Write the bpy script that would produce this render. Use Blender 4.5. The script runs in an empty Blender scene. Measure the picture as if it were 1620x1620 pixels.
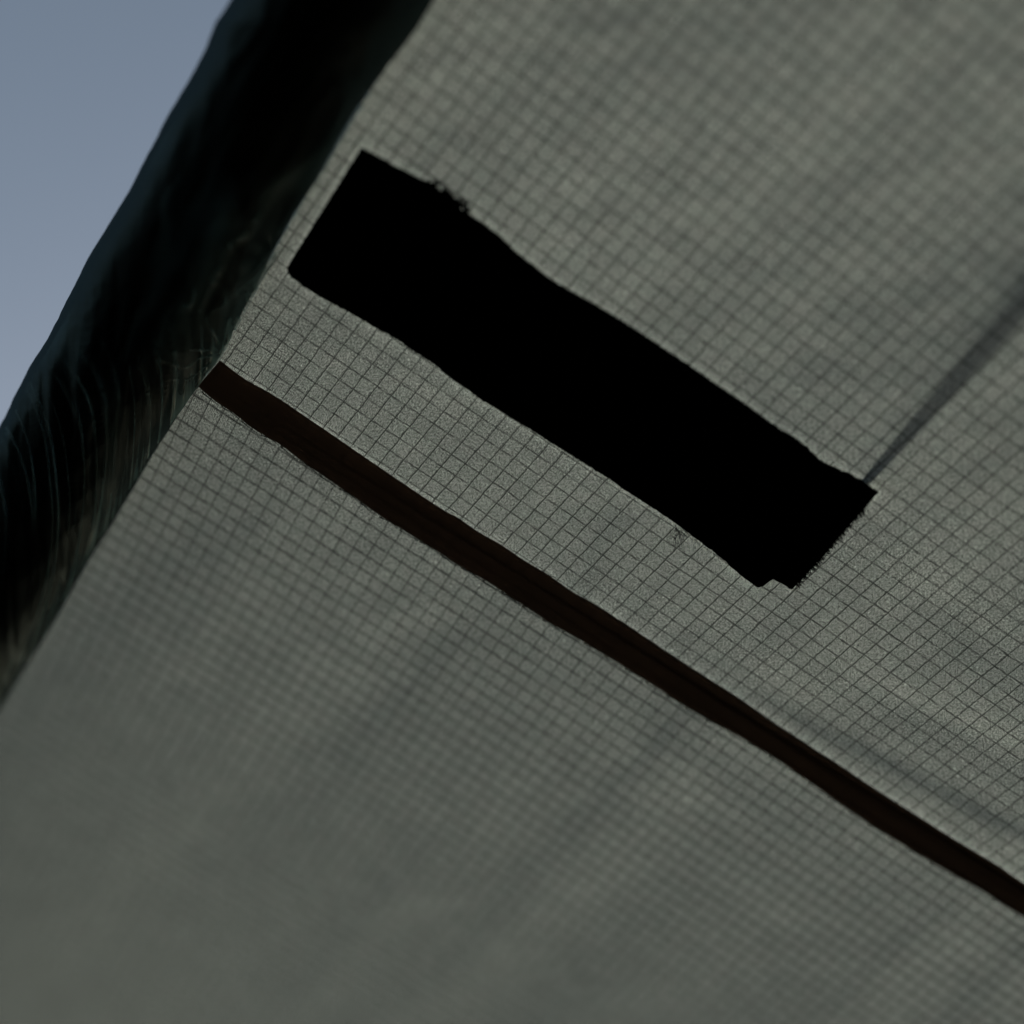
import bpy, bmesh, math, random
from mathutils import Vector, Matrix, noise
random.seed(7)
scene = bpy.context.scene
R = math.radians

# ------------------------------------------------------------------ camera
F = 2.5                      # focal length in half frame widths
D = 0.405                    # metres to the cloth along the optical axis
CAM_ELEV = 62
cam_d = bpy.data.cameras.new('camera')
cam = bpy.data.objects.new('camera', cam_d)
scene.collection.objects.link(cam)
cam.location = (0, 0, 1.55)
cam.rotation_euler = (R(90 + CAM_ELEV), 0, 0)
cam_d.sensor_width = 36
cam_d.lens = 18 * F
cam_d.clip_start = 0.01
cam_d.clip_end = 2000
cam_d.dof.use_dof = True
cam_d.dof.focus_distance = D / 1.008
cam_d.dof.aperture_fstop = 2.2
scene.camera = cam
CM = Matrix.Translation(cam.location) @ cam.rotation_euler.to_matrix().to_4x4()

# ------------------------------------------------------------------ sky and sun
SUN_ELEV, SUN_AZ = 24.5, 6.3    # azimuth clockwise from +Y
w = bpy.data.worlds.new('World'); scene.world = w; w.use_nodes = True
nt = w.node_tree; nt.nodes.clear()
sky = nt.nodes.new('ShaderNodeTexSky'); sky.sky_type = 'NISHITA'; sky.sun_disc = False
sky.sun_elevation = R(SUN_ELEV); sky.sun_rotation = R(SUN_AZ)
sky.air_density = 1.0; sky.dust_density = 3.6; sky.ozone_density = 1.0
bg = nt.nodes.new('ShaderNodeBackground'); bg.inputs[1].default_value = 0.079
out = nt.nodes.new('ShaderNodeOutputWorld')
hs = nt.nodes.new('ShaderNodeHueSaturation'); hs.inputs['Saturation'].default_value = .77; hs.inputs['Hue'].default_value = .486
nt.links.new(sky.outputs[0], hs.inputs['Color']); nt.links.new(hs.outputs[0], bg.inputs[0]); nt.links.new(bg.outputs[0], out.inputs[0])
sd = bpy.data.lights.new('sun', 'SUN'); sd.energy = 4.0; sd.angle = R(3); sd.color = (1, .965, .90)
so = bpy.data.objects.new('sun', sd); scene.collection.objects.link(so)
sv = Vector((math.sin(R(SUN_AZ)) * math.cos(R(SUN_ELEV)), math.cos(R(SUN_AZ)) * math.cos(R(SUN_ELEV)), math.sin(R(SUN_ELEV))))
so.rotation_euler = sv.to_track_quat('Z', 'Y').to_euler(); so.location = (2, 2, 4)
scene.view_settings.view_transform = 'Standard'; scene.view_settings.look = 'None'
scene.view_settings.gamma = 1; scene.view_settings.exposure = 0.85

# ------------------------------------------------------------------ helpers
def lerp(a, b, t): return a + (b - a) * t
def sm(e0, e1, x):
    t = max(0, min(1, (x - e0) / (e1 - e0))); return t * t * (3 - 2 * t)
def n3(x, y, z=0.0): return noise.noise(Vector((x, y, z)))
def spline(pts, n, closed=False):
    """Catmull-Rom through pts, resampled to n points of equal arc length"""
    P = [Vector(p) for p in pts]
    P = [P[0] * 2 - P[1]] + P + [P[-1] * 2 - P[-2]]
    o = []
    for i in range(1, len(P) - 2):
        for k in range(16):
            t = k / 16
            a, b, c, d = P[i - 1], P[i], P[i + 1], P[i + 2]
            o.append(.5 * ((2 * b) + (c - a) * t + (2 * a - 5 * b + 4 * c - d) * t * t + (3 * b - a - 3 * c + d) * t ** 3))
    o.append(P[-2])
    return resample(o, n)
def resample(o, n):
    o = [Vector(p) for p in o]
    L = [0]
    for a, b in zip(o, o[1:]): L.append(L[-1] + (b - a).length)
    r = []; j = 0
    for i in range(n):
        s = L[-1] * i / (n - 1)
        while j < len(o) - 2 and L[j + 1] < s: j += 1
        t = (s - L[j]) / max(1e-9, L[j + 1] - L[j]); r.append(o[j].lerp(o[j + 1], min(1, max(0, t))))
    return r

BAND_A, BAND_B = Vector((325, 593)), Vector((1620, 1415))
bd = (BAND_B - BAND_A).normalized(); bn = Vector((-bd.y, bd.x))       # bn points down the cloth
def below(px, py): return (Vector((px, py)) - BAND_A).dot(bn) / 810.0
def along(px, py): return (Vector((px, py)) - BAND_A).dot(bd) / 810.0

def cloth_inv(px, py):
    """inverse depth of the slack cloth sheet, bending back below its seam"""
    x, y = (px - 810) / 810, (py - 810) / 810
    v = 1 + .072 * x - .183 * y
    b = below(px, py)
    if b > 0: v -= .045 * b + (.035 + .10 * (1 - sm(-.3, .9, (Vector((px, py)) - BAND_A).dot(bd) / 810 ))) * b * b
    return v
CREASES = [(1095, 1120, 1000, 1225, 11, .0011), (960, 1260, 690, 1540, 24, .0016), (660, 1350, 440, 1600, 24, .0019),
           (1500, 1420, 1240, 1660, 22, .0021), (960, 830, 915, 960, 10, .0008), (1250, 1130, 1640, 1330, 13, .0022),
           (1350, 1060, 1660, 1200, 17, -.0018), (720, 1010, 560, 1180, 16, .0008), (700, 215, 655, 290, 8, .0005), (1620, 1490, 1480, 1640, 16, .0016),
           (1352, 742, 1640, 405, 15, .0012), (1200, 1000, 1010, 1200, 20, .0006), (380, 850, 280, 1010, 16, .0007)]
CREASES = [c if c[4] and (c[2] - c[0]) > 0 else (c[2], c[3], c[0], c[1], c[4], c[5]) for c in CREASES]
def wrinkle(px, py):
    """slack and creases of the cloth, metres towards the camera"""
    a, b = along(px, py), below(px, py)
    h = 0
    # broad slack
    h += .0022 * n3(a * 2.1 + 3, b * 1.6 + 8)
    # long creases running up the cloth, across the seam
    c = a + .42 * b * 0.6
    h += .0018 * n3(c * 6.5, b * 1.0 + 4, 2.2) * (.3 + .7 * sm(-.1, .5, abs(b))) * (1 if b > 0 else .6)
    # puckers that run beside the seam to the right
    h += .0013 * n3(a * 1.6 + 1, b * 9.0, 5) * sm(.5, 1.3, a) * (1 - sm(.25, .6, abs(b + .1)))
    h += .00035 * n3(a * 14, b * 14, 9) + .00010 * n3(a * 34, b * 34, 19)
    # single creases: the cloth steps back across each line
    for (x0, y0, x1, y1, wd, amp) in CREASES:
        dx, dy = x1 - x0, y1 - y0; L = math.hypot(dx, dy)
        t = ((px - x0) * dx + (py - y0) * dy) / (L * L)
        if t < -.3 or t > 1.3: continue
        e = ((px - x0) * -dy + (py - y0) * dx) / L + 5 * n3(px * .012, py * .012, 6)
        fade = sm(-.3, .15, t) * (1 - sm(.85, 1.3, t))
        h -= amp * fade * (.5 + .5 * math.tanh(e / wd)) * math.exp(-(e / (wd * 7)) ** 2 if e > 0 else 0)
    # pucker at the seam line itself
    h += .0005 * math.exp(-abs(b) / .03) * n3(a * 22, 0, 1)
    return h
def cam2w(px, py, z):
    x, y = (px - 810) / 810, (py - 810) / 810
    return CM @ Vector((x * z / F, -y * z / F, -z))
def cloth_z(px, py): return D / cloth_inv(px, py) - wrinkle(px, py)
def cloth_pt(px, py, lift=0.0): return cam2w(px, py, cloth_z(px, py) - lift)

def link(name, me, mat, parent=None, smooth=True):
    o = bpy.data.objects.new(name, me); scene.collection.objects.link(o)
    if mat: me.materials.append(mat)
    if smooth:
        for p in me.polygons: p.use_smooth = True
    if parent:
        o.parent = parent; o.matrix_parent_inverse = parent.matrix_world.inverted()
    return o
def grid_mesh(name, rows, uv=None):
    nu, nv = len(rows[0]), len(rows)
    vs = [p for r in rows for p in r]
    fs = [(j * nu + i, j * nu + i + 1, (j + 1) * nu + i + 1, (j + 1) * nu + i) for j in range(nv - 1) for i in range(nu - 1)]
    me = bpy.data.meshes.new(name); me.from_pydata(vs, [], fs)
    if uv:
        fl = [c for r in uv for c in r]
        lay = me.uv_layers.new(name='weave')
        for l in me.loops: lay.data[l.index].uv = fl[l.vertex_index]
    me.update(); return me
def empty(name, loc):
    o = bpy.data.objects.new(name, None); o.empty_display_size = .02
    scene.collection.objects.link(o); o.location = loc
    bpy.context.view_layer.update(); return o
def tag(o, label, cat, group=None):
    o['label'] = label; o['category'] = cat
    if group: o['group'] = group

# ------------------------------------------------------------------ materials
class N:
    def __init__(s, name):
        s.m = bpy.data.materials.new(name); s.m.use_nodes = True
        s.t = s.m.node_tree; s.t.nodes.clear(); s.o = s.t.nodes.new('ShaderNodeOutputMaterial')
    def n(s, typ, **k):
        d = s.t.nodes.new('ShaderNode' + typ)
        for a, b in k.items(): setattr(d, a, b)
        return d
    def l(s, a, b): s.t.links.new(a, b)
    def put(s, sock, v):
        if isinstance(v, bpy.types.NodeSocket): s.l(v, sock)
        else: sock.default_value = v
    def ma(s, op, a, b=0.0, c=None, clamp=False):
        d = s.n('Math', operation=op, use_clamp=clamp); s.put(d.inputs[0], a); s.put(d.inputs[1], b)
        if c is not None: s.put(d.inputs[2], c)
        return d.outputs[0]
    def noise(s, vec, scale, detail=2.0, rough=.5):
        d = s.n('TexNoise'); s.l(vec, d.inputs['Vector']); d.inputs['Scale'].default_value = scale
        d.inputs['Detail'].default_value = detail; d.inputs['Roughness'].default_value = rough
        return d.outputs['Fac']
    def ramp(s, v, a, b, c=0.0, d=1.0):
        m = s.n('MapRange'); s.put(m.inputs[0], v)
        for i, q in enumerate((a, b, c, d)): s.put(m.inputs[i + 1], q)
        return m.outputs[0]

def cloth_material(name, dens, rows=0):
    k = N(name)
    uvn = k.n('UVMap', uv_map='weave').outputs[0]
    wob = k.n('TexNoise'); k.l(uvn, wob.inputs['Vector']); wob.inputs['Scale'].default_value = 1.1; wob.inputs['Detail'].default_value = 5
    wv = k.n('VectorMath', operation='MULTIPLY_ADD'); k.l(wob.outputs['Color'], wv.inputs[0])
    wv.inputs[1].default_value = (.13, .13, 0); k.l(uvn, wv.inputs[2])
    sp = k.n('SeparateXYZ'); k.l(wv.outputs[0], sp.inputs[0]); u, v = sp.outputs[0], sp.outputs[1]
    # the heavier ripstop threads: distance to the nearest one, both ways
    def line(c, w0, w1):
        f = k.ma('ABSOLUTE', k.ma('SUBTRACT', k.ma('FRACT', c), .5)); dist = k.ma('SUBTRACT', .5, f)
        return k.ramp(dist, w0, w1, 1.0, 0.0)
    lu = line(u, .022, .056 - .010 * rows)
    lv = line(v, .022 + .012 * rows, .062 + .034 * rows)
    vary = k.ramp(k.noise(uvn, 1.7, 3), .35, .65, .45, 1.0)
    vary2 = k.ramp(k.noise(uvn, 3.1, 3), .3, .6, .75, 1.0)
    lu = k.ma('MULTIPLY', lu, vary2); lv = k.ma('MULTIPLY', lv, vary)
    rip = k.ma('MAXIMUM', k.ma('MULTIPLY', lu, .93), k.ma('MULTIPLY', lv, .90))
    # fine plain weave, 13 threads to the square
    jit = k.ma('MULTIPLY', k.noise(uvn, 5.0, 4), 7.0)
    wu = k.ma('SINE', k.ma('ADD', k.ma('MULTIPLY', u, 2 * math.pi * 9), jit))
    wvv = k.ma('SINE', k.ma('ADD', k.ma('MULTIPLY', v, 2 * math.pi * 13), jit))
    diag = k.ma('SINE', k.ma('ADD', k.ma('MULTIPLY', k.ma('ADD', u, v), 2 * math.pi * 6.5), jit))
    weave = k.ma('ADD', k.ma('ADD', k.ma('MULTIPLY', wu, .42), k.ma('MULTIPLY', wvv, .08)), k.ma('MULTIPLY', diag, .22))
    speck = k.ramp(k.noise(uvn, 11.0, 3, .8), .38, .62, -1.15, 1.15)
    # thick and thin places square to square
    wn = k.n('TexWhiteNoise'); fl = k.n('VectorMath', operation='FLOOR'); k.l(wv.outputs[0], fl.inputs[0]); k.l(fl.outputs[0], wn.inputs['Vector'])
    cellv = k.ramp(wn.outputs['Value'], 0, 1, -.05, .05)
    blot = k.ramp(k.noise(uvn, .38, 4, .6), .3, .7, -.06, .06)
    slub_glint = k.ma('ADD', k.ramp(k.noise(uvn, 4.2, 3, .65), .56, .76, 0, .5), k.ramp(k.noise(uvn, 6.5, 1, .5), .66, .78, 0, 2.0))  # thread slubs, then sparse bright glints painted into the cloth colour
    tot = k.ma('ADD', k.ma('ADD', k.ma('ADD', weave, speck), k.ma('ADD', cellv, blot)), k.ma('ADD', slub_glint, 1.0))
    halo_fac = k.n('Attribute', attribute_name='edge_halo').outputs['Fac']
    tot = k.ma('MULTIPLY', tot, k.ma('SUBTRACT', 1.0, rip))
    tot = k.ma('MULTIPLY', tot, k.ma('ADD', 1.0, k.ma('MULTIPLY', halo_fac, .75)))  # painted halo: lifts the cloth colour beside tape and band
    tot = k.ma('MAXIMUM', k.ma('MULTIPLY', tot, dens), .02)
    hue = k.noise(uvn, .8, 3)
    cr = k.n('Mix', data_type='RGBA'); k.l(k.ramp(hue, .35, .65), cr.inputs[0])
    cr.inputs[6].default_value = (.89, 1.0, .865, 1); cr.inputs[7].default_value = (.915, .995, .872, 1)
    cm = k.n('VectorMath', operation='SCALE'); k.l(cr.outputs[2], cm.inputs[0]); k.l(tot, cm.inputs['Scale'])
    tr = k.n('BsdfTranslucent'); k.l(cm.outputs[0], tr.inputs[0])
    df = k.n('BsdfDiffuse'); k.l(cm.outputs[0], df.inputs[0])
    bump = k.n('Bump'); bump.inputs['Strength'].default_value = .25; bump.inputs['Distance'].default_value = .00012
    k.l(tot, bump.inputs['Height']); k.l(bump.outputs[0], df.inputs['Normal'])
    mx = k.n('MixShader'); mx.inputs[0].default_value = .3
    k.l(tr.outputs[0], mx.inputs[1]); k.l(df.outputs[0], mx.inputs[2]); k.l(mx.outputs[0], k.o.inputs[0])
    return k.m

def dark_material(name, col, rough, nscale, spec=.25, bump=.3, glow=None):
    k = N(name)
    tc = k.n('TexCoord').outputs['Object']
    nz = k.noise(tc, nscale, 5, .6)
    cr = k.n('Mix', data_type='RGBA'); k.l(nz, cr.inputs[0])
    cr.inputs[6].default_value = (*[c * .6 for c in col], 1); cr.inputs[7].default_value = (*[c * 1.5 for c in col], 1)
    p = k.n('BsdfPrincipled'); k.l(cr.outputs[2], p.inputs['Base Color'])
    p.inputs['Roughness'].default_value = rough; p.inputs['Specular IOR Level'].default_value = spec
    p.inputs['Specular Tint'].default_value = (.7, 1, .95, 1)
    b = k.n('Bump'); b.inputs['Strength'].default_value = bump; b.inputs['Distance'].default_value = .0003
    k.l(k.noise(tc, nscale * 6, 3), b.inputs['Height']); k.l(b.outputs[0], p.inputs['Normal'])
    if glow:                                              # a little daylight soaks through the webbing
        tr = k.n('BsdfTranslucent'); tr.inputs[0].default_value = (*glow, 1)
        ad = k.n('AddShader'); k.l(p.outputs[0], ad.inputs[0]); k.l(tr.outputs[0], ad.inputs[1]); k.l(ad.outputs[0], k.o.inputs[0])
        return k.m
    k.l(p.outputs[0], k.o.inputs[0]); return k.m

def film_material(name, alpha, col, glossy=.12):
    k = N(name)
    tc = k.n('TexCoord').outputs['Object']
    a = k.ramp(k.noise(tc, 160, 3), .3, .7, alpha * .4, alpha * 1.5)
    t = k.n('BsdfTransparent')
    tl = k.n('BsdfTranslucent'); tl.inputs[0].default_value = (*col, 1)
    d = k.n('BsdfDiffuse'); d.inputs[0].default_value = (*col, 1)
    g = k.n('BsdfGlossy'); g.inputs[0].default_value = (.8, .8, .8, 1); g.inputs[1].default_value = .3
    m1 = k.n('MixShader'); m1.inputs[0].default_value = .4; k.l(tl.outputs[0], m1.inputs[1]); k.l(d.outputs[0], m1.inputs[2])
    m2 = k.n('MixShader'); m2.inputs[0].default_value = glossy; k.l(m1.outputs[0], m2.inputs[1]); k.l(g.outputs[0], m2.inputs[2])
    m3 = k.n('MixShader'); k.l(a, m3.inputs[0]); k.l(t.outputs[0], m3.inputs[1]); k.l(m2.outputs[0], m3.inputs[2])
    k.l(m3.outputs[0], k.o.inputs[0]); return k.m

M_cloth = cloth_material('ripstop cloth', .108)
M_cloth_low = cloth_material('ripstop cloth below the seam', .108, 1)
M_patch = dark_material('black felt tape', (.0022, .0022, .0022), .95, 900, .03)
M_band = dark_material('brown webbing', (.02, .012, .009), .8, 300, .08, .3, (.185, .140, .115))
def film_black():
    k = N('black plastic film')
    tc = k.n('TexCoord').outputs['Object']
    d = k.n('BsdfDiffuse'); d.inputs[0].default_value = (.009, .013, .0135, 1)
    g = k.n('BsdfGlossy'); g.inputs[0].default_value = (.66, .93, .95, 1); g.inputs[1].default_value = .36
    b = k.n('Bump'); b.inputs['Strength'].default_value = .3; b.inputs['Distance'].default_value = .0006
    mp = k.n('Mapping'); k.l(tc, mp.inputs[0]); mp.inputs['Scale'].default_value = (1, .12, .12)
    k.l(k.noise(mp.outputs[0], 420, 3), b.inputs['Height']); k.l(b.outputs[0], g.inputs['Normal'])
    lw = k.n('LayerWeight'); lw.inputs[0].default_value = .35
    f = k.ramp(lw.outputs['Facing'], 0, 1, .018, .070)
    m = k.n('MixShader'); k.l(f, m.inputs[0]); k.l(d.outputs[0], m.inputs[1]); k.l(g.outputs[0], m.inputs[2])
    k.l(m.outputs[0], k.o.inputs[0]); return k.m
M_film = film_black()
M_edge = film_material('thin film pleats', .5, (.62, .68, .62), .3)
M_thread = film_material('fray thread', .8, (.55, .56, .48), .05)
M_dark_thread = dark_material('dark thread', (.01, .01, .01), .8, 500, .1)
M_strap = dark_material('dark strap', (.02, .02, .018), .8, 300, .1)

# ------------------------------------------------------------------ the cloth screen
screen = empty('cloth_screen', cloth_pt(325, 593))
tag(screen, 'grey green ripstop cloth with a fine dark square grid, glowing from behind', 'cloth screen')

HU = (23.455, 20.942, 18.527, -27.917, .07502, -.17970)
HL = (25.983, 17.347, 18.712, -28.548, .06752, -.19157)
def weave_uv(H, px, py):
    x, y = (px - 810) / 810, (py - 810) / 810
    q = 1 + H[4] * x + H[5] * y
    return ((H[0] * x + H[1] * y) / q + 60, (H[2] * x + H[3] * y) / q + 60)
def panel(name, left, right, nu, nv, H, mat):
    L = spline(left, nv); Rr = spline(right, nv)
    rows, uvs, halo_vals = [], [], []
    for j in range(nv):
        r, q = [], []
        for i in range(nu):
            t = (i / (nu - 1)) ** 1.12
            p = L[j].lerp(Rr[j], t)
            if i == 0: p = p + Vector((n3(j * .21, 3) * 3, 0))
            r.append(cloth_pt(p.x, p.y)); q.append(weave_uv(H, p.x, p.y))
            dd = KD.find(Vector((p.x, p.y, 0)))[2]; halo_vals.append(math.exp(-(dd / 6.5) ** 2) * (.6 + .8 * abs(n3(p.x * .05, p.y * .05))))
        rows.append(r); uvs.append(q)
    me = grid_mesh(name, rows, uvs)
    at = me.attributes.new('edge_halo', 'FLOAT', 'POINT'); at.data.foreach_set('value', halo_vals)
    return link(name, me, mat, screen)
def strip(name, top, bot, n, m, mat, lift, thick, parent, rough_px=0.6, parts_seed=0, closed_ends=True):
    """a flat tape that follows the cloth, with real thickness and slightly ragged long edges"""
    T = spline(top, n) if len(top) < 60 else resample(top, n)
    B = spline(bot, n) if len(bot) < 60 else resample(bot, n)
    front, back = [], []
    for i in range(n):
        nt_ = rough_px * (n3(i * .9, parts_seed) + .6 * n3(i * .23, parts_seed + 3))
        nb_ = rough_px * (n3(i * .9, parts_seed + 7) + .6 * n3(i * .23, parts_seed + 9))
        d = (B[i] - T[i]).normalized()
        a, b = T[i] + d * nt_, B[i] + d * nb_
        f, k = [], []
        for j in range(m + 1):
            p = a.lerp(b, j / m)
            e = min(j, m - j); rnd = (.55 if e == 0 else (.9 if e == 1 else 1.0))
            f.append(cloth_pt(p.x, p.y, lift + thick * rnd)); k.append(cloth_pt(p.x, p.y, lift))
        front.append(f); back.append(k)
    vs, fs = [], []; w_ = m + 1
    for r in front: vs += r
    o = len(vs)
    for r in back: vs += r
    for i in range(n - 1):
        for j in range(m):
            a = i * w_ + j; fs.append((a, a + 1, a + w_ + 1, a + w_)); fs.append((o + a, o + a + w_, o + a + w_ + 1, o + a + 1))
        a = i * w_; fs.append((a, a + w_, o + a + w_, o + a)); a += m; fs.append((a, o + a, o + a + w_, a + w_))
    for j in range(m):
        fs.append((j, o + j, o + j + 1, j + 1)); a = (n - 1) * w_ + j; fs.append((a, a + 1, o + a + 1, o + a))
    me = bpy.data.meshes.new(name); me.from_pydata(vs, [], fs); me.update()
    return link(name, me, mat, parent)

# brown band along the seam
BT = [(348, 570), (385, 598), (437, 628), (489, 663), (533, 693), (600, 739), (650, 773), (700, 806), (724, 819), (756, 841), (793, 862), (830, 887), (867, 909), (904, 935), (941, 956), (978, 980), (1000, 994), (1050, 1028), (1100, 1061), (1164, 1101), (1219, 1140), (1273, 1175), (1331, 1213), (1389, 1251), (1447, 1288), (1517, 1332), (1582, 1371), (1620, 1397), (1800, 1508), (1990, 1624)]
BB = [(313, 611), (341, 635), (370, 654), (400, 678), (444, 704), (478, 730), (526, 763), (570, 793), (600, 815), (650, 846), (700, 877), (720, 891), (767, 918), (822, 954), (876, 989), (922, 1015), (968, 1043), (1030, 1082), (1100, 1127), (1164, 1162), (1228, 1201), (1289, 1243), (1357, 1291), (1421, 1332), (1485, 1370), (1549, 1406), (1620, 1451), (1800, 1560), (1990, 1673)]
band = strip('seam_band', BT, BB, 420, 8, M_band, .0003, .0005, screen, .35, 1)
band['label'] = 'dark brown band running the whole length of the cloth'

# black strip
PT = [(571, 233), (588, 241), (620, 259), (647, 273), (677, 288), (697, 301), (719, 313), (731, 331), (749, 343), (771, 358), (796, 378), (820, 401), (850, 424), (870, 440), (905, 461), (944, 483), (995, 514), (1063, 559), (1143, 614), (1188, 645), (1223, 671), (1260, 694), (1280, 710), (1299, 728), (1322, 740), (1346, 750), (1368, 763), (1390, 779)]
PB_a = [(454, 423), (457, 434), (475, 449), (502, 467), (524, 479), (556, 496), (578, 509), (603, 523), (628, 537), (655, 556), (685, 575), (714, 599), (741, 617), (759, 631), (785, 646), (802, 657), (845, 683), (887, 710), (950, 749), (966, 759), (985, 773), (1010, 789), (1050, 815), (1077, 834), (1114, 862), (1144, 885), (1168, 907), (1193, 926)]
PB = spline(PB_a, 180) + [Vector(p) for p in ((1199, 930), (1208, 927), (1216, 921), (1223, 916), (1230, 920), (1238, 924), (1253, 933))]
PTs = spline(PT, 200)
patch_ob = strip('tape_strip', PTs, PB, 340, 30, M_patch, .0002, .0007, screen, 1.6, 5)
patch_ob['label'] = 'wide black felt strip stuck across the upper cloth, its short ends cut square'

# ---- the two cloth panels; a pale halo is put into the cloth colour along tape and band
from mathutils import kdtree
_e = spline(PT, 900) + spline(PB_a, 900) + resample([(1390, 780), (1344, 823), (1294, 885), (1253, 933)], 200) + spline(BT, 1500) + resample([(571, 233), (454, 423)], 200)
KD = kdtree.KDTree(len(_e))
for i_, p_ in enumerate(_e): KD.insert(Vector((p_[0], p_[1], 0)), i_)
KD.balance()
EDGE_UP = [(325, 596), (345, 562), (385, 490), (430, 405), (470, 335), (515, 262), (560, 188), (605, 115), (660, 40), (700, -30), (780, -180)]
EDGE_LO = [(315, 588), (300, 622), (262, 680), (235, 715), (205, 765), (165, 830), (120, 905), (75, 985), (30, 1055), (0, 1105), (-60, 1200), (-160, 1370), (-260, 1560), (-350, 1800)]
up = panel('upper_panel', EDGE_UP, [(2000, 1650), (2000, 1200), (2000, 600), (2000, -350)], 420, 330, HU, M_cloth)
up['label'] = 'panel above the brown band with the black strip on it'
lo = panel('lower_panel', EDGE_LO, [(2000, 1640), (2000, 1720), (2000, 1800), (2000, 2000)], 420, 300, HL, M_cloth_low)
lo['label'] = 'panel below the brown band, out of focus'

# ---- hairs: thin bent threads as real tubes
def hair(vs, fs, pts, rad):
    b = len(vs)
    for i, p in enumerate(pts):
        t = (pts[min(i + 1, len(pts) - 1)] - pts[max(i - 1, 0)]).normalized()
        a = t.cross(Vector((.3, .5, .81))).normalized(); c = t.cross(a)
        for k in range(3):
            an = k * 2.094; vs.append(p + (a * math.cos(an) + c * math.sin(an)) * rad * (1 - .5 * i / len(pts)))
    for i in range(len(pts) - 1):
        for k in range(3):
            q = b + i * 3; fs.append((q + k, q + (k + 1) % 3, q + 3 + (k + 1) % 3, q + 3 + k))
def hairs(name, spec, mat, parent):
    vs, fs = [], []
    for (x, y, ang, ln, rad, lift) in spec:
        pts = []; a = ang
        for k in range(5):
            pts.append(cloth_pt(x, y, lift + random.uniform(0, .0002))); a += random.gauss(0, .35)
            x += math.cos(a) * ln / 4; y += math.sin(a) * ln / 4
        hair(vs, fs, pts, rad)
    me = bpy.data.meshes.new(name); me.from_pydata(vs, [], fs); me.update()
    return link(name, me, mat, parent)
sp = []
EPT = spline(PT, 500)
for i in range(330):                                      # pale fluff all along both long edges
    p = random.choice(EPT); sp.append((p.x, p.y, random.uniform(-1.9, -.3), random.uniform(2, 5), .00008, .0003))
EPB = spline(PB_a, 500)
for i in range(420):
    p = random.choice(EPB); sp.append((p.x, p.y, random.uniform(.9, 2.5), random.uniform(2, 6), .00008, .0003))
ET = spline(BT, 900)
for i in range(500):
    p = random.choice(ET[:620]); sp.append((p.x, p.y, random.uniform(-1.9, -.3), random.uniform(1.5, 4), .00007, .0003))
END = resample([(1390, 780), (1371, 796), (1354, 813), (1344, 823), (1327, 845), (1312, 860), (1294, 885), (1277, 899), (1265, 915), (1253, 933)], 300)
for i in range(160):
    p = random.choice(END[60:270]); sp.append((p.x + random.uniform(-2, 5), p.y, random.uniform(-.6, 1.4), random.uniform(3, 9), .00008, .0004))
hairs('frayed_fibres', sp, M_thread, patch_ob)
sp = []
for i in range(420):
    p = random.choice(END[40:280]); sp.append((p.x - 3, p.y, random.uniform(-.2, 1.3), random.uniform(4, 15), .00022, .0005))
hairs('dark_fibres', sp, M_patch, patch_ob); sp = []
for i in range(26): sp.append((random.gauss(1076, 8), random.gauss(840, 6), random.gauss(1.3, .5), random.uniform(10, 34), .00011, .0004))
hairs('loose_threads', sp, M_patch, patch_ob); sp = []
for (x, y) in ((680, 292), (684, 294), (700, 304), (708, 310), (722, 320), (728, 325), (736, 333)):
    for k in range(16): sp.append((x + random.gauss(0, 2), y + random.gauss(0, 1.5) + 3, random.gauss(-1.0, .5), random.uniform(6, 17), .00028, .0004))
for i in range(120):
    p = random.choice(EPT[60:]); sp.append((p.x, p.y + 2, random.uniform(-1.9, -.3), random.uniform(2, 6), .00015, .0004))
hairs('torn_fibres', sp, M_patch, patch_ob)

# scalloped lip and stitches under the lower edge of the band
vs, fs = [], []
LB = resample(spline(BB, 900), 2400)
acc = 0; step = 60
for q in range(14, 1900, 46):
    A, B_ = LB[q], LB[min(q + 40, 2399)]
    pts = []
    for k in range(9):
        t = k / 8; p = A.lerp(B_, t) + bn * (2.5 + 2.2 * math.sin(t * math.pi) * (-1 if (q // 46) % 2 else .2)) + bn * n3(q, k * .3)
        pts.append(cloth_pt(p.x, p.y, .0008))
    hair(vs, fs, pts, .00022)
me = bpy.data.meshes.new('stitching'); me.from_pydata(vs, [], fs); me.update()
link('stitching', me, M_dark_thread, band)
sp = []
for q in range(14, 1900, 46):
    p = LB[q]
    for k in range(4): sp.append((p.x + random.gauss(0, .6) - 1, p.y + 3.0 + random.gauss(0, .6), random.uniform(-2, 0), 4.5, .00018, .0009))
hairs('stitch_ends', sp, M_thread, band)

# ------------------------------------------------------------------ pole wrapped in black film
SL = [(540, -330), (462, -190), (412, -95), (364, 0), (342, 36), (326, 75), (307, 112), (282, 155), (256, 201), (232, 248), (208, 295), (174, 352), (136, 415), (103, 482), (74, 538), (47, 582), (24, 626), (0, 674), (-58, 780), (-130, 930), (-220, 1120), (-330, 1360)]
SR = [(900, -330), (790, -160), (706, -30), (664, 40), (608, 115), (562, 188), (518, 262), (474, 335), (434, 405), (388, 490), (348, 562), (303, 622), (238, 715), (208, 765), (168, 830), (123, 905), (78, 985), (33, 1055), (3, 1105), (-60, 1210), (-150, 1370)]
NS, NR = 760, 150
sl, sr = spline(SL, NS), [p + Vector((6, 2.5)) for p in spline(SR, NS)]
sleeve = empty('wrapped_pole', cam2w((sl[400].x + sr[400].x) / 2, (sl[400].y + sr[400].y) / 2, D / cloth_inv(250, 400) + .02))
tag(sleeve, 'thick slanting pole wrapped in crinkled black plastic film, between pale sky and the cloth edge', 'wrapped pole')
def ridge(v): return 1 - abs(v) * 2
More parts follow.
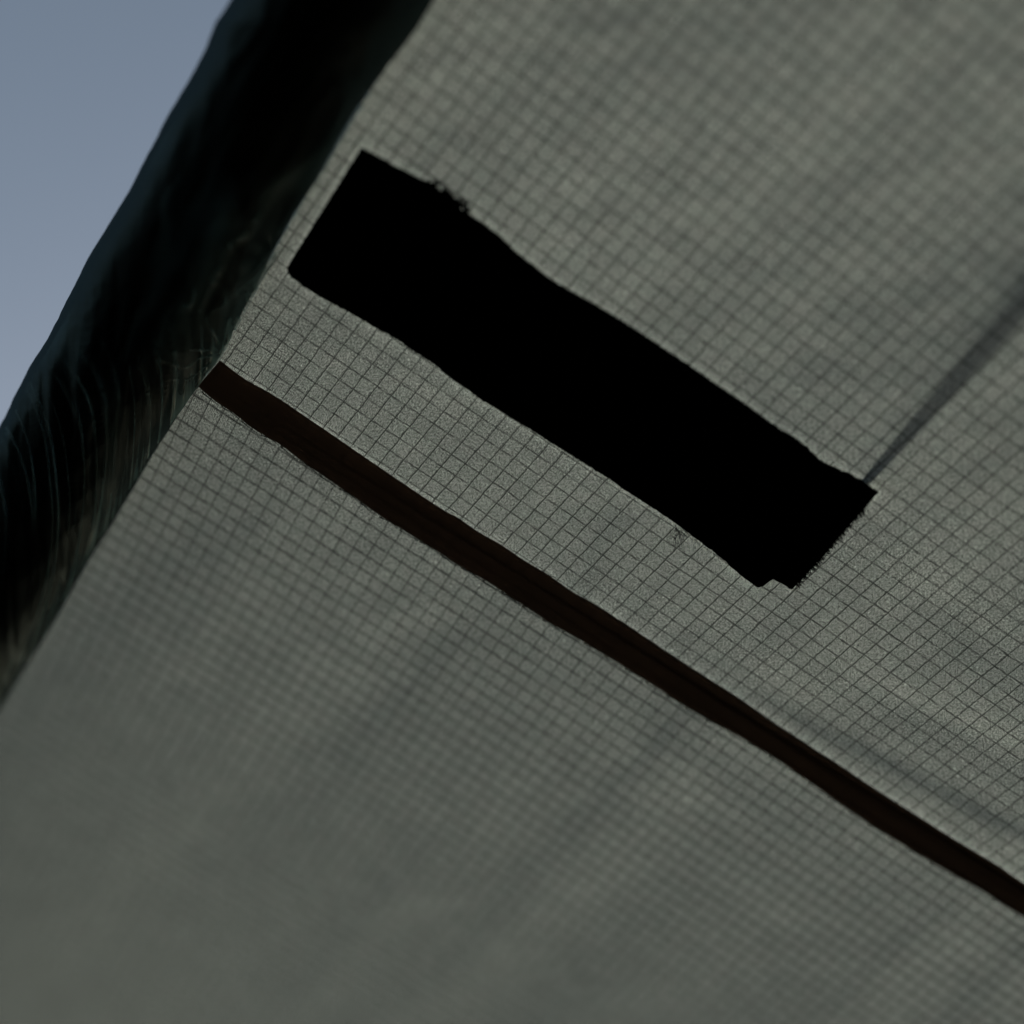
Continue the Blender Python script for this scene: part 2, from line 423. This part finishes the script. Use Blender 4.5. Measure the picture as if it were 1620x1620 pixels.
def film_h(px, py):
    lowm = sm(330, 640, py)
    x = px + 14 * n3(px * .01, py * .008, 3); 
    drift = (py - 700) * .10 * (1 if py < 700 else -.8)
    h = .0011 * ridge(n3((x + drift) * .034, py * .0022, 1)) * (.15 + .85 * lowm)
    h += .0006 * ridge(n3((x + drift) * .10, py * .004, 4)) * lowm
    h += .0022 * n3(px * .011, py * .007, 7) * (.5 - .2 * lowm)
    h += .0016 * ridge(n3(px * .024 + py * .012, py * .011, 12)) * (.35 - .1 * lowm)
    return h
rows = []
for i in range(NS):
    a, b = sl[i], sr[i]
    c = (a + b) / 2; hw = (b - a).length / 2
    # depth of the pole's axis: in the plane of the cloth edge
    z0 = D / (1 + .072 * (c.x - 810) / 810 - .183 * (c.y - 810) / 810) + .004
    rad_m = hw / 810 * z0 / F
    r = []
    for j in range(NR + 1):
        th = 2 * math.pi * j / NR
        ct, st = math.cos(th), math.sin(th)
        p = c + (b - a) / 2 * ct
        lift = rad_m * .8 * st                            # towards the camera for st > 0
        fh = film_h(p.x + (0 if st > 0 else 900), p.y)
        k = 1 + fh * .07 * abs(ct) / rad_m
        p = c + (b - a) / 2 * ct * k + (b - a).normalized() * (1.6 * n3(i * .05, 2) + .9 * n3(i * .16, 9)) * (1 if ct < 0 else 0) * abs(ct)
        r.append(cam2w(p.x, p.y, z0 - lift - fh * (1 if st > 0 else -1) * abs(st) ** .5 ))
    rows.append(r)
film = link('film_wrap', grid_mesh('film_wrap', rows), M_film, sleeve)

def sleeve_z(px, py):
    best = None
    lo_, hi_ = 0, NS - 1
    # nearest section by comparing along the axis direction
    bi = min(range(0, NS, 6), key=lambda i: abs(((sl[i] + sr[i]) / 2 - Vector((px, py))).dot((sl[min(i + 6, NS - 1)] - sl[max(i - 6, 0)]).normalized())) + .15 * ((sl[i] + sr[i]) / 2 - Vector((px, py))).length)
    a, b = sl[bi], sr[bi]; c = (a + b) / 2; hw = (b - a).length / 2
    u = (Vector((px, py)) - c).dot((b - a).normalized()) / hw
    z0 = D / (1 + .072 * (c.x - 810) / 810 - .183 * (c.y - 810) / 810) + .004
    return z0 - (hw / 810 * z0 / F) * .8 * math.sqrt(max(0, 1 - min(1, u * u))) - .0035
# thin outer layer of the film, gathered into pleats against the cloth edge
def film_layers(px, py, u):
    """how many layers of film lie on each other here (0..1), and the height of the gathers"""
    y0 = 765 + (112 - px) * .9
    c = px + 17 * ((py - y0) / 125) ** 2 + 9 * n3(px * .012, py * .006, 3)
    low = sm(560, 700, py + .35 * px)
    a = max(0, 1 - abs(n3(c * .047, py * .0016, 1)) * 7.5) ** 1.5
    b = max(0, 1 - abs(n3(c * .115, py * .0024, 4)) * 5.5) ** 1.5
    near = sm(.15, .95, u)
    v = low * (a * (.45 + .5 * near) + b * (.10 + .45 * near)) * (.55 + .7 * n3(c * .05, py * .007, 17) + .2)
    # gathers fanning out of the place where band and pole meet
    dx, dy = px - 352, py - 556
    r = math.hypot(dx, dy); an = math.atan2(dy, dx)
    g = max(0, 1 - abs(n3(an * 2.4 + 1.2 * n3(px * .02, py * .02, 8), r * .010, 20)) * 6) ** 1.3
    v += g * math.exp(-r / 62) * .95 * sm(4, 22, r)
    dx, dy = px - 425, py - 412
    r = math.hypot(dx, dy); an = math.atan2(dy, dx)
    g = max(0, 1 - abs(n3(an * 2.1 + 1.5 * n3(px * .02, py * .02, 28), r * .012, 40)) * 5) ** 1.3
    v += g * math.exp(-r / 45) * .7 * sm(3, 18, r)
    # frill all along the joint with the upper cloth
    v += sm(.86, .99, u) * sm(380, 430, py) * (1 - sm(590, 640, py)) * (.25 + 1.2 * max(0, n3(px * .09, py * .09, 13)))
    # faint long folds higher up
    d = px * .8 + py * .45 + 22 * n3(px * .012, py * .012, 9)
    g2 = max(0, 1 - abs(n3(d * .017, (py - px) * .0022, 30)) * 5)
    v += g2 * .48 * (1 - low) * sm(120, 330, py) * (.4 + .6 * sm(-.2, .9, u))
    edge = sm(.72, 1.0, u) * sm(330, 620, py)
    v += edge * (.16 + .25 * max(0, n3(px * .05, py * .05, 2)))
    return max(0, min(1, v))
NX, NY = 420, 900
rows, lay = [], []
i0, i1 = int(NS * .22), int(NS * .93)
for jy in range(NY):
    f_ = lerp(i0, i1, jy / (NY - 1)); k_ = int(f_); t_ = f_ - k_
    a, b = sl[k_].lerp(sl[k_ + 1], t_), sr[k_].lerp(sr[k_ + 1], t_)
    c = (a + b) / 2; hw = (b - a).length / 2
    z0 = D / (1 + .072 * (c.x - 810) / 810 - .183 * (c.y - 810) / 810) + .004
    rad_m = hw / 810 * z0 / F
    r = []
    for jx in range(NX):
        u = lerp(-.93, .965, jx / (NX - 1)) + .022 * n3(jy * .035, 0, 5) * sm(.8, 1, jx / NX)
        p = c + (b - a) / 2 * u
        v = film_layers(p.x, p.y, u)
        zc = D / cloth_inv(p.x, p.y)
        z = min(z0 - rad_m * .8 * math.sqrt(max(0, 1 - u * u)) - .0032, lerp(z0, zc - .0008, sm(.8, .97, u)))
        r.append(cam2w(p.x, p.y, z - .0016 * v)); lay.append(v)
    rows.append(r)
me = grid_mesh('film_pleats', rows)
at = me.attributes.new('layers', 'FLOAT', 'POINT'); at.data.foreach_set('value', lay)
def pleat_mat():
    k = N('thin film pleats')
    a = k.n('Attribute', attribute_name='layers').outputs['Fac']
    op = k.ma('MULTIPLY', a, .85, clamp=True)
    t = k.n('BsdfTransparent')
    tl = k.n('BsdfTranslucent'); tl.inputs[0].default_value = (.36, .68, .70, 1)
    d = k.n('BsdfDiffuse'); d.inputs[0].default_value = (.36, .68, .70, 1)
    g = k.n('BsdfGlossy'); g.inputs[0].default_value = (.8, .9, .85, 1); g.inputs[1].default_value = .35
    m1 = k.n('MixShader'); m1.inputs[0].default_value = .5; k.l(tl.outputs[0], m1.inputs[1]); k.l(d.outputs[0], m1.inputs[2])
    m2 = k.n('MixShader'); m2.inputs[0].default_value = .07; k.l(m1.outputs[0], m2.inputs[1]); k.l(g.outputs[0], m2.inputs[2])
    m3 = k.n('MixShader'); k.l(op, m3.inputs[0]); k.l(t.outputs[0], m3.inputs[1]); k.l(m2.outputs[0], m3.inputs[2])
    k.l(m3.outputs[0], k.o.inputs[0]); return k.m
fp = link('film_pleats', me, pleat_mat(), sleeve)

# ------------------------------------------------------------------ strap behind the cloth, seen only as a soft shade on it
def strap():
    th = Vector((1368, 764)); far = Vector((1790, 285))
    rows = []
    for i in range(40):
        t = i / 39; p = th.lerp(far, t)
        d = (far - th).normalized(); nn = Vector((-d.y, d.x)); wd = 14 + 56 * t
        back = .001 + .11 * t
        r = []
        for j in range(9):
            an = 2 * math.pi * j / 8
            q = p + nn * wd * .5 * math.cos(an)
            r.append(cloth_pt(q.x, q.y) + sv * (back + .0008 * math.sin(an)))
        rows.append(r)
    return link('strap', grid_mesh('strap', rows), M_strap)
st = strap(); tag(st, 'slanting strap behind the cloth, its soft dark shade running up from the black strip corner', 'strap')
